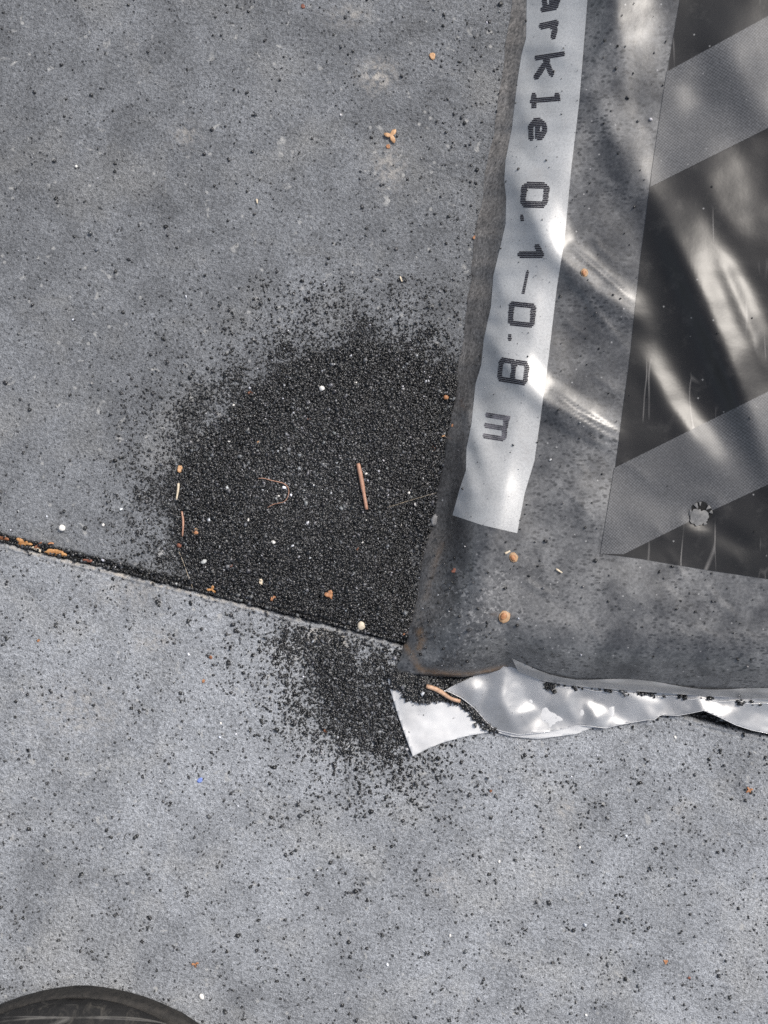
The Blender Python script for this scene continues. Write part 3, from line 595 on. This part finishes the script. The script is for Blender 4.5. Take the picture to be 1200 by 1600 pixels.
# main pile on the upper slab
p = sample(PILE, 100000, 40, 120, 1.35); u, v = p.T
k = offbag(u, v) & (v < joint_v(u)+3-4*RNG.random(len(u))) ; lite = np.exp(-(((u-645)/18)**2+((v-870)/85)**2)); k &= RNG.random(len(u)) > 0.72*lite
u, v = u[k], v[k]; size = np.clip(np.exp(RNG.normal(math.log(0.37), 0.36, len(u))), 0.13, 0.95)
size *= np.where(polydist(u, v, PILE) < -12, 0.8, 1.0)
gu, gv = np.meshgrid(np.arange(262, 722, 4.0), np.arange(526, 1012, 4.0)); dd = polydist(gu, gv, PILE)+8*wob(gu, gv, 50, 5, 8); zz = mound(gu, gv)-0.00025+0.0001*wob(gu, gv, 18, 3, 9)
vi = np.arange(gu.size).reshape(gu.shape); keep = (dd > 36) & offbag(gu, gv) & (gv < joint_v(gu)-4) & ~((np.abs(gu-645) < 26) & (np.abs(gv-870) < 110)); fk = keep[:-1, :-1] & keep[1:, :-1] & keep[:-1, 1:] & keep[1:, 1:]
bf = np.stack([vi[:-1, :-1], vi[1:, :-1], vi[1:, 1:], vi[:-1, 1:]], -1)[fk]
grains('grit_pile', u, v, mound(u, v)+RNG.uniform(-1, 1, len(u))*0.00012, size, tones(len(u))*(1+1.3*np.exp(-(((u-480)/90)**2+((v-745)/75)**2))*RNG.random(len(u)))[:, None], 'main heap of spilled black grit on the upper slab beside the bag', 'grit', 0.2, (WN(gu, gv, zz).reshape(-1, 3), bf))
# smaller spill on the lower slab
p = sample(PILE2, 9800, 34); u, v = p.T; k = offbag(u, v) & (v > joint_v(u)+10+10*RNG.random(len(u))) & ~((u > 612) & (v < 1140) & (v > 1050) & (u > 612+0.35*(v-1062))); u, v = u[k], v[k]
size = np.clip(np.exp(RNG.normal(math.log(0.38), 0.34, len(u))), 0.15, 0.85)
grains('grit_patch', u, v, mound(u, v), size, tones(len(u)), 'thinner patch of black grit on the lower slab below the joint', 'grit')
# scattered grains over both slabs
n = 90000; u = RNG.uniform(-180, 1330, n); v = RNG.uniform(-180, 1740, n); low = v > joint_v(u)
d1 = -polydist(u, v, PILE); d2 = -polydist(u, v, PILE2); cl = np.clip(0.5+0.75*wob(u, v, 75, 2, 9), 0, 1)**1.6; cl2 = np.clip(0.5+0.7*wob(u, v, 33, 8, 9), 0, 1)
dens = np.where(low, 0.085+0.55*cl*cl2*cl, 0.03+0.10*cl*cl2)
dens += 0.75*np.exp(-np.clip(d1, 0, None)/55)*(~low)+0.45*np.exp(-np.clip(d2, 0, None)/60)*low
dens += 0.14*(~low)*np.exp(-np.clip(Lf(v)-u, 0, None)/130)*(v < 640)+0.35*(~low)*np.exp(-(((u-570)/130)**2+((v-510)/60)**2))
dens += 0.08*low*np.exp(-(((u-700)/260)**2+((v-1230)/70)**2))
k = (RNG.random(n) < dens) & offbag(u, v) & (np.abs(v-joint_v(u)) > 9); u, v, low = u[k], v[k], low[k]
size = np.clip(np.exp(RNG.normal(math.log(0.36), 0.40, len(u))), 0.12, 0.78)
grains('scattered_grit', u, v, np.zeros(len(u))-0.00004, size, tones(len(u), 0.10, 0.010)*1.6, 'loose black grains scattered thinly over both grey slabs', 'grit')
# grains in the joint
n = 4200; u = RNG.uniform(-100, 640, n); dj = RNG.normal(0, 2.8, n); v = joint_v(u)+np.clip(dj, -8, 4.5)-2
grains('joint_grit', u, v, -0.0016+0.0003*np.abs(dj)+0.0008*sstep(u, 280, 480)+RNG.uniform(0, 0.0004, n), np.clip(np.exp(RNG.normal(math.log(0.55), 0.3, n)), 0.2, 1.0), tones(n), 'black grit lying in the open joint between the slabs', 'grit')
# grains inside the open end of the bag, on the lower film and along the weld
POCK = [(612, 1056), (640, 1052), (700, 1056), (760, 1050), (745, 1062), (720, 1070), (705, 1082), (740, 1108), (765, 1132), (775, 1143), (762, 1141), (735, 1112), (712, 1096), (690, 1094), (660, 1095), (636, 1092), (628, 1078), (614, 1074)]
p = sample(POCK, 4200, 1.6, 20, 0.06); u, v = p.T; size = np.clip(np.exp(RNG.normal(math.log(0.5), 0.32, len(u))), 0.2, 0.9)
grains('bag_grit', u, v, lowz(u, v)+0.0004+0.0009*sstep(polydist(u, v, POCK), 0, 14)*RNG.random(len(u)), size, tones(len(u)), 'black grit spilling from the torn open end of the bag', 'grit')
wu = np.concatenate([RNG.normal(c, s_, m) for c, s_, m in ((858, 5, 50), (866, 4, 20), (900, 8, 5), (932, 8, 7), (950, 5, 8), (973, 4, 9), (1003, 4, 16), (1022, 4, 10), (1065, 5, 8), (1110, 4, 6), (1165, 8, 8), (1040, 80, 14))])
wv = interp(wu, BPTS)+4+0.012*(wu-840)+RNG.normal(-1.5, 2.2, len(wu))+np.where((wu < 872) & (wu > 846), RNG.uniform(-2, 12, len(wu)), 0)
grains('weld_grit', wu, wv, upz(wu, wv)+0.0003, np.clip(np.exp(RNG.normal(math.log(0.55), 0.3, len(wu))), 0.25, 1.0), tones(len(wu)), 'row of black grains caught along the weld of the bag end', 'grit')
# grains lying on the bag
n = 5200; u = RNG.uniform(640, 1250, n); v = RNG.uniform(-80, 1045, n); pan = inside(u, v, PANEL); st = inside(u, v, STRIP); cn = np.exp(-(((u-700)/70)**2+((v-960)/90)**2))
k = (u > Lf(v)+10) & (v < Bf(u)-6) & (RNG.random(n) < np.where(pan, 0.008, np.where(st, 0.09, 0.12+1.2*cn))); u, v = u[k], v[k]; pan, st = pan[k], st[k]
size = np.clip(np.exp(RNG.normal(math.log(0.32), 0.4, len(u))), 0.12, 0.85)*np.where(st, 0.75, 1)
grains('bag_top_grit', u, v, bagz(u, v)+0.0002, size, tones(len(u), 0.16, 0.05), 'few fine grains lying on top of the plastic bag', 'grit')
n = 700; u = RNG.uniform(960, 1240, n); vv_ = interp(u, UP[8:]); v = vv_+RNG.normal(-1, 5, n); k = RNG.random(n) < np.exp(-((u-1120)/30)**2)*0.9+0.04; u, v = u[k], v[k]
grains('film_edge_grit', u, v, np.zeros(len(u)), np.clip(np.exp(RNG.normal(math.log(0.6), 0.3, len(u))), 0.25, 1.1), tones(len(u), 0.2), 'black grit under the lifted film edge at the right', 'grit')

# ------------------------------------------------------------------ small things lying about
def top(u, v):
    u1, v1 = np.array([float(u)]), np.array([float(v)])
    if u1[0] > Lf(v1)[0]+3 and v1[0] < Bf(u1)[0]-1: return float(bagz(u1, v1)[0])
    return float(mound(u1, v1)[0])
def shell(outline, lift, thick, mat, name, parent=None):
    """thin curved solid from a closed outline (mm) around its centre; lift(x,y) gives its bend (mm)"""
    n = len(outline); V = []; F = []
    for side in (0, 1):
        V.append((0, 0, lift(0, 0)-side*thick))
        for k in (0.5, 1.0):
            for (x, y) in outline:
                th = thick*(1 if k < 1 else 0.5); V.append((x*k, y*k, lift(x*k, y*k)-side*th-(thick*0.25 if k == 1 else 0)*(1-side)))
    m = 1+2*n
    for side in (0, 1):
        o = side*m
        for i in range(n):
            j = (i+1) % n; f = [(o, o+1+i, o+1+j), (o+1+i, o+1+n+i, o+1+n+j, o+1+j)]
            F += [tuple(reversed(q)) for q in f] if side else f
    for i in range(n):
        j = (i+1) % n; F.append((1+n+i, m+1+n+i, m+1+n+j, 1+n+j))
    return mesh_obj(name, [(x*1e-3, y*1e-3, z*1e-3) for x, y, z in V], F, mat, parent)
def lobes(size, nl, depth, asp=1.0, ph=0.0, n=26, jit=0.14, sharp=1.0):
    r = random.Random(size*77+nl); out = []
    for i in range(n):
        a = 2*math.pi*i/n; q = size*(1-depth+depth*(0.5+0.5*math.cos(nl*(a-ph)))**sharp)*(1+r.uniform(-jit, jit)); out.append((q*math.cos(a)*asp, q*math.sin(a)))
    return out
def scale_bit(name, u, v, size_px, mat, label, cat, nl=3, depth=0.55, asp=1.0, rot=0.0, bend=0.25, tilt=(0.0, 0.0), group=None, sharp=1.0, z=None, extra=0.00015):
    s = size_px*0.2/2; o = shell(lobes(s, nl, depth, asp, 0.3, sharp=sharp), lambda x, y: bend*(x*x-0.6*y*y)/max(s, .1)+0.12*s, 0.28 if s > 0.8 else 0.2, M[mat], name)
    z0 = top(u, v) if z is None else z
    o.location = W(u, v, z0+extra+s*1e-3*abs(math.sin(tilt[0]))*0.6); o.rotation_euler = (tilt[0], tilt[1], rot); return tag(o, label, cat, group)
def pebble(name, u, v, d_px, mat, label, asp=(1, 1, 0.8), rot=0.0, rough=0.10, group=None, facet=False, cat='pebble'):
    bm = bmesh.new(); bmesh.ops.create_icosphere(bm, subdivisions=2 if facet else 3, radius=d_px*0.1e-3); r = random.Random(int(u*7+v)); off = [Vector((r.uniform(-1, 1), r.uniform(-1, 1), r.uniform(-1, 1))).normalized() for _ in range(9)]
    for w in bm.verts:
        n_ = w.co.normalized(); q = sum(max(0, n_.dot(a)-0.55) for a in off); w.co = Vector((w.co.x*asp[0], w.co.y*asp[1], w.co.z*asp[2]))*(1-rough*q*2.2)
    o = bm_obj(name, bm, M[mat], smooth=not facet); o.location = W(u, v, top(u, v)+d_px*0.1e-3*asp[2]*0.75); o.rotation_euler = (0, 0, rot); return tag(o, label, cat, group)
def stick(name, pts, w_px, mat, label, cat, zoff=0.0004, group=None, knots=0.06, zfun=None):
    P = np.array(pts, float); L_ = np.concatenate([[0], np.cumsum(np.hypot(*(P[1:]-P[:-1]).T))]); m = max(8, int(L_[-1]/4)); s = np.linspace(0, L_[-1], m)
    # smooth the polyline a little
    uu_, vv_ = np.interp(s, L_, P[:, 0]), np.interp(s, L_, P[:, 1])
    for _ in range(2): uu_[1:-1] = (uu_[:-2]+2*uu_[1:-1]+uu_[2:])/4; vv_[1:-1] = (vv_[:-2]+2*vv_[1:-1]+vv_[2:])/4
    r = random.Random(int(pts[0][0])); c0 = Vector(W(*pts[0], 0)); out = []; rad = []
    for i, (a, b_) in enumerate(zip(uu_, vv_)):
        z = (zfun(a, b_) if zfun else top(a, b_))+zoff+w_px*0.1e-3*0.6; out.append(Vector(W(a, b_, z))); k = i/(m-1); rad.append(w_px*0.1e-3*(0.75+0.25*math.sin(math.pi*min(1, k*1.3+0.1)))*(1+r.uniform(-knots, knots)))
    c0 = out[0].copy(); o = tube(name, [p_-c0 for p_ in out], rad, M[mat], n=8); o.location = c0; return tag(o, label, cat, group)
def samara(u, v, d_px, rot, label, mat='orange', wing='wing', group='winged seeds'):
    """little winged seed: nutlet between two papery wings"""
    z = top(u, v); r = empty('winged_seed', W(u, v, z+0.00025), rot); s = d_px*0.1
    nb = bmesh.new(); bmesh.ops.create_uvsphere(nb, u_segments=10, v_segments=8, radius=1e-3)
    for w in nb.verts: w.co = Vector((w.co.x*s*0.40, w.co.y*s*0.55*(1-0.2*w.co.y*1e3), w.co.z*s*0.22+s*0.12e-3))
    bm_obj('nutlet', nb, M[mat], r)
    w = shell(lobes(s*1.0, 1, 0.22, 0.82, 1.2, jit=0.06), lambda x, y: 0.16*x*x/max(s, .1)+0.05*math.sin(3*y), 0.12, M[wing], 'wing', r); w.location = (0.12e-3*s, -0.15e-3*s, 0)
    return tag(r, label, 'seed', group)
# on the upper slab
scale_bit('bud_scale', 675, 88, 13, 'tan', 'single oval tan bud scale near the top, left of the bag', 'bud scale', 1, 0.25, 0.75, 0.4, 0.3, group='bud scales')
scale_bit('catkin_bract', 611, 212, 23, 'tan', 'tan three-lobed catkin bract high on the upper slab', 'bract', 3, 0.72, 1.0, 0.65, 0.2, extra=0.0006, group='catkin bracts')
scale_bit('bud_scale', 606, 229, 8, 'orange', 'tiny orange husk just below the tan three-lobed bract', 'husk', 1, 0.2, 0.9, 0.2, group='bud scales')
scale_bit('bud_scale', 473, 10, 8, 'red', 'tiny reddish husk at the very top edge of the upper slab', 'husk', 1, 0.2, 0.8, 0.5, group='bud scales')
scale_bit('bud_scale', 741, 371, 7, 'orange', 'tiny orange speck at the foot of the bag flank', 'husk', 2, 0.3, 0.8, 0.5, z=0.0003, group='bud scales')
pebble('white_pebble', 97, 825, 11, 'white_stone', 'round white pebble at the far left just above the joint', group='white pebbles')
pebble('stone_chip', 161, 820, 5, 'white_stone', 'minute white speck right of the round white pebble', group='white pebbles', facet=True)
pebble('stone_chip', 119, 1010-750, 5, 'white_stone', 'minute pale chip on the left of the upper slab', group='white pebbles', facet=True)
stick('straw_bit', [(401, 311), (402, 318)], 3, 'straw', 'minute pale straw bit on the middle of the upper slab', 'straw')
stick('straw_bit', [(625, 432), (628, 440)], 3, 'straw', 'short pale straw bit above the grit heap near the bag', 'straw')
# on and around the heap
scale_bit('seed_husk', 281, 733, 15, 'tan', 'tan wedge-shaped husk at the left rim of the grit heap', 'husk', 2, 0.5, 0.7, 0.9, 0.5, (0.3, 0.2), 'seed husks')
stick('straw_bit', [(279, 755), (278, 768), (275.5, 781)], 4.0, 'straw', 'pale straw bit at the left rim of the grit heap', 'straw')
stick('brown_needle', [(284, 799), (286.5, 812), (286, 826), (285, 838)], 3.6, 'pink', 'thin brown needle at the left rim below the straw bit', 'needle')
samara(306, 832, 15, 1.4, 'orange winged seed at the lower left of the grit heap')
pebble('red_husk', 280, 852, 8, 'red', 'round reddish husk below the thin brown needle', cat='husk')
scale_bit('catkin_bract', 331, 921, 18, 'amber', 'golden star-shaped bract on the slab joint', 'bract', 3, 0.8, 0.8, 0.9, 0.4, (0.3, 0.0), 'catkin bracts', 1.6, extra=0.0006)
scale_bit('seed_husk', 427, 935, 11, 'orange', 'small orange cupped husk low in the grit heap', 'husk', 2, 0.4, 0.9, 0.2, 0.5, (0.2, 0.3), 'seed husks')
scale_bit('seed_husk', 515, 929, 19, 'orange', 'ragged orange-brown husk low in the heap, right of the cupped one', 'husk', 3, 0.5, 0.8, 0.9, 0.4, (0.2, 0.1), 'seed husks')
scale_bit('seed_husk', 391, 614, 8, 'brown', 'small brown husk at the upper left rim of the heap', 'husk', 2, 0.3, 1, 0.1, group='seed husks')
scale_bit('seed_husk', 483, 655, 6, 'red', 'tiny red-brown fleck in the upper middle of the heap', 'husk', 2, 0.3, 1, 0.1, group='seed husks')
scale_bit('seed_husk', 361, 884, 9, 'red', 'dark red sliver in the lower left of the heap', 'husk', 2, 0.6, 0.5, -0.6, 0.4, group='seed husks')
scale_bit('seed_husk', 404, 691, 6, 'tan', 'tiny tan fleck in the left of the heap', 'husk', 2, 0.3, 1, 0.1, group='seed husks')
pebble('orange_seed', 697, 621, 8.5, 'orange', 'round orange seed beside the bag at the heap top', cat='seed')
scale_bit('seed_husk', 707, 665, 6, 'orange', 'tiny orange fleck between heap and bag under the round orange seed', 'husk', 2, 0.4, 0.8, 1.0, group='seed husks')
scale_bit('seed_husk', 694, 681, 9, 'tan', 'pale brown hooked sliver between heap and bag', 'husk', 3, 0.7, 0.8, 1.0, group='seed husks')
scale_bit('seed_husk', 678, 701, 10, 'brown', 'brown pointed husk in the right of the heap', 'husk', 3, 0.7, 0.6, 0.0, group='seed husks')
scale_bit('seed_husk', 558, 857, 8, 'brown', 'brown fleck in the lower middle of the heap', 'husk', 2, 0.4, 0.8, 0.7, group='seed husks')
pebble('white_pebble', 503, 607, 9, 'white_stone', 'white pebble in the upper part of the grit heap', group='white pebbles')
pebble('beige_pebble', 565, 978, 14.5, 'beige_stone', 'beige pebble at the foot of the heap near the joint', asp=(0.9, 1.05, 0.8), group='white pebbles')
scale_bit('shell_chip', 408, 909, 14, 'straw', 'white and peach shell-like chip low in the grit heap', 'chip', 2, 0.6, 0.55, 0.9, 0.3, (0.3, 0.2))
pebble('pale_chip', 318, 877, 10, 'pale_chip', 'pale grey flat chip in the lower left of the heap', asp=(1.1, .8, .5), facet=True, rot=0.2, group='stone chips', cat='chip')
for (u, v, d, lab) in [(427, 847, 7, 'small white chip in the lower middle of the heap'), (388, 812, 5, 'minute white chip left of centre in the heap'), (572, 740, 5, 'minute white chip right beside the twig top'), (571, 812, 5, 'minute white chip just under the twig'),
                       (566, 847, 5, 'minute white chip well below the twig'), (436, 775, 5, 'minute white chip inside the curl of the fibre'), (649, 788, 5.5, 'minute white chip in the right of the heap'), (639, 770, 5, 'minute pale sliver in the right of the heap'),
                       (556, 598, 5, 'minute pale sliver near the heap top'), (365, 633, 4.5, 'minute white chip at the upper left fringe of the heap'), (475, 953, 5, 'minute white chip close to the joint under the heap'), (358, 690, 4.5, 'minute white chip at the left of the heap')]:
    pebble('stone_chip', u, v, d, 'white_stone', lab, asp=(1.1, 0.8, 0.6), rot=u, facet=True, group='white pebbles', cat='chip')
stick('twig', [(559.5, 724), (564, 745), (568, 768), (573, 796)], 7.0, 'pink', 'straight pinkish brown twig lying on the grit heap', 'twig', 0.0006)
stick('curled_fibre', [(403, 748), (408, 746), (425, 751), (445, 755), (452, 763), (451, 775), (445, 785), (428, 787), (418, 793)], 1.25, 'pink', 'thin curled brown fibre in the middle of the heap', 'fibre', 0.0006, knots=0.15)
stick('hair', [(279, 860), (287, 880), (294, 900), (301, 918)], 0.6, 'straw', 'fine pale hair running from the heap rim to the joint', 'hair', 0.0004)
stick('hair', [(605, 793), (640, 782), (682, 770)], 0.35, 'straw', 'fine pale hair in the right of the heap', 'hair', 0.0006)
# leaf bits in the joint
for i, (u, v, d, m_, rz, tl, lab) in enumerate([(3, 841, 20, 'brown', -0.2, (0.5, 0.1), 'brown leaf bit in the joint at the left picture edge'), (37, 848, 26, 'amber', -0.25, (0.35, 0.1), 'amber leaf bit in the joint, second from the left picture edge'), (88, 863, 30, 'amber', -0.25, (0.4, 0.1), 'long amber leaf bit in the joint under the upright scrap'),
                                               (60, 853, 15, 'brown', 0.8, (0.7, 0.1), 'dark brown leaf bit between the two amber ones'), (57, 858, 15, 'straw', -0.6, (0.5, 0.3), 'pale leaf bit wedged between the amber ones'), (80, 848, 17, 'orange', 1.5, (0.1, 0.9), 'upright orange leaf scrap standing out of the joint'),
                                               (137, 876, 15, 'red', -0.2, (0.3, 0.1), 'reddish leaf bit in the joint right of the amber ones'), (634, 991, 12, 'brown', 0.5, (0.4, 0.4), 'brown leaf bit where the joint meets the bag')]):
    scale_bit('leaf_bit', u, v, d*0.62, m_, lab, 'leaf bit', 2+i % 2, 0.5, 1.0 if i == 5 else 1.75, rz, 0.12, (tl[0]*0.6, tl[1]), 'leaf bits in the joint', z=-0.0003 if i < 7 else 0.0004, extra=0.0002)
# on the lower slab
scale_bit('catkin_bract', 305, 1507, 15, 'orange', 'orange two-pronged bract above the black toe cap', 'bract', 3, 0.85, 0.8, 0.4, 0.5, (0.3, 0.2), 'catkin bracts', 1.5)
scale_bit('catkin_bract', 1040, 1503, 11, 'orange', 'small orange bract at the lower right of the lower slab', 'bract', 3, 0.5, 0.7, 0.2, 0.4, group='catkin bracts')
scale_bit('catkin_bract', 1171, 1235, 13, 'orange', 'small orange bract under the bag end at the right picture edge', 'bract', 4, 0.7, 1, 0.2, 0.3, group='catkin bracts')
scale_bit('plastic_fleck', 313, 1219, 10, 'blue', 'tiny blue plastic fleck on the left of the lower slab', 'fleck', 2, 0.3, 1.0, 0.3, 0.2)
pebble('white_chip', 315, 1557, 10, 'white_stone', 'angular white chip beside the black toe cap', asp=(.8, 1.1, .6), facet=True, group='stone chips', cat='chip', rot=0.5)
for (u, v, d, m_, lab) in [(60, 1001, 6, 'orange', 'tiny orange fleck on the left of the lower slab'), (329, 1027, 8, 'brown', 'small brown husk below the joint'), (318, 1064, 7, 'orange', 'tiny rusty fleck below the small brown husk'), (767, 1236, 6, 'brown', 'tiny brown fleck under the bag end'), (1077, 1528, 6, 'red', 'tiny reddish fleck near the bottom right'), (508, 1142, 7, 'brown', 'tiny brown fleck in the lower grit patch')]:
    scale_bit('husk_fleck', u, v, d, m_, lab, 'husk', 2, 0.35, 0.8, u, 0.2, group='husk flecks')
for (u, v, d, lab) in [(906, 1324, 5, 'minute white chip right of centre on the lower slab'), (780, 1346, 5, 'minute pale chip in the middle of the lower slab'), (703, 1462, 5, 'minute white chip low on the lower slab'), (916, 1586, 5, 'minute white chip at the bottom edge'), (345, 1130, 4.5, 'minute white chip left of the lower grit patch'), (1055, 1152, 5, 'minute white chip just under the bag end')]:
    pebble('stone_chip', u, v, d, 'white_stone', lab, asp=(1.1, .8, .6), facet=True, group='white pebbles', cat='chip', rot=v)
# on the bag
samara(801, 871, 17, 0.5, 'orange winged seed on the bag just under the white strip')
samara(787, 962, 22, -0.5, 'larger orange seed with pale wing near the bottom of the bag')
samara(912, 426, 14, 0.3, 'orange winged seed on the fold right of the white strip')
scale_bit('seed_husk', 710, 892, 11, 'red', 'reddish husk on the lower left of the bag', 'husk', 3, 0.5, 0.8, 1.2, 0.3, group='seed husks')
stick('straw_bit', [(789, 865), (797, 861)], 3.5, 'straw', 'short white straw bit beside the seed under the white strip', 'straw')
stick('straw_bit', [(869, 889), (878, 895)], 3, 'straw', 'faint straw bit on the bag below the black panel corner', 'straw')
stick('twig', [(666, 1072), (680, 1076), (692, 1083), (704, 1092), (719, 1096)], 7.5, 'pale_twig', 'crooked pale orange twig on the torn bag end', 'twig', 0.0012, zfun=lambda a, b_: float(lowz(np.array([a]), np.array([b_]))[0])+0.0008)
bm = bmesh.new(); bmesh.ops.create_icosphere(bm, subdivisions=3, radius=0.0013)
rr = random.Random(5)
for w in bm.verts: w.co = Vector((w.co.x*1.1, w.co.y*1.5, w.co.z*0.8))*(1+rr.uniform(-0.13, 0.13))
o = bm_obj('mortar_crumb', bm, M['crumb']); o.location = W(681, 813, 0.0010); o.rotation_euler = (0, 0, -0.3); tag(o, 'pale mortar crumb wedged against the left flank of the bag', 'crumb')

# ------------------------------------------------------------------ boot toe at the lower left
boot = empty('rubber_boot', (-0.090, -0.20, 0)); tag(boot, 'scuffed black rubber boot toe at the lower left corner', 'boot')
TIP = -0.1478; CX = -0.094
def half_w(s, wmax, ln, p=2.15): return wmax*max(0.0, 1-(1-min(s/ln, 1))**p)**0.5
def boot_loft(name, secs, mat):
    """secs: list of (y, centre x, half width, z bottom, z top, power)"""
    V = []; F = []; n = 28
    for (y, cx, hw, zb, zt, pw) in secs:
        for k in range(n):
            a = 2*math.pi*k/n; c, s_ = math.cos(a), math.sin(a); q = (abs(c)**pw+abs(s_)**pw)**(-1/pw)
            V.append((cx+hw*c*q, y, (zb+zt)/2+(zt-zb)/2*s_*q))
    for i in range(len(secs)-1):
        for k in range(n): F.append((i*n+k, i*n+(k+1) % n, (i+1)*n+(k+1) % n, (i+1)*n+k))
    F.append(tuple(range(n))[::-1]); F.append(tuple((len(secs)-1)*n+k for k in range(n)))
    o = mesh_obj(name, V, F, mat); o.parent = boot; o.matrix_parent_inverse = Matrix.Translation(-Vector(boot.location)); return o
ss = np.concatenate([[0.0001, 0.0006, 0.0015, 0.003, 0.005], np.linspace(0.008, 0.27, 36)])
def lean(s): return CX+0.006*min(s/0.1, 1)
boot_loft('sole', [(TIP-s, lean(s), half_w(s, 0.064, 0.066)*(1-0.16*sstep(s, 0.09, 0.16)), 0.0, 0.0065, 5.0) for s in ss], M['sole'])
boot_loft('upper', [(TIP-0.0008-s, lean(s), max(0.001, half_w(s, 0.0635, 0.066)*(1-0.16*sstep(s, 0.09, 0.16))), 0.0050, 0.010+0.030*(1-math.exp(-s/0.03))+0.045*float(sstep(s, 0.10, 0.2)), 2.6) for s in ss[:-2]], M['rubber'])
V = []; F = []; n = 28
for i, z in enumerate(np.linspace(0.05, 0.24, 12)):
    for k in range(n):
        a = 2*math.pi*k/n; V.append((CX+0.006+0.050*math.cos(a), TIP-0.195+0.058*math.sin(a)-0.01*z/0.2, z))
for i in range(11):
    for k in range(n): F.append((i*n+k, i*n+(k+1) % n, (i+1)*n+(k+1) % n, (i+1)*n+k))
sh = mesh_obj('shaft', V, F, M['rubber']); sh.parent = boot; sh.matrix_parent_inverse = Matrix.Translation(-Vector(boot.location))
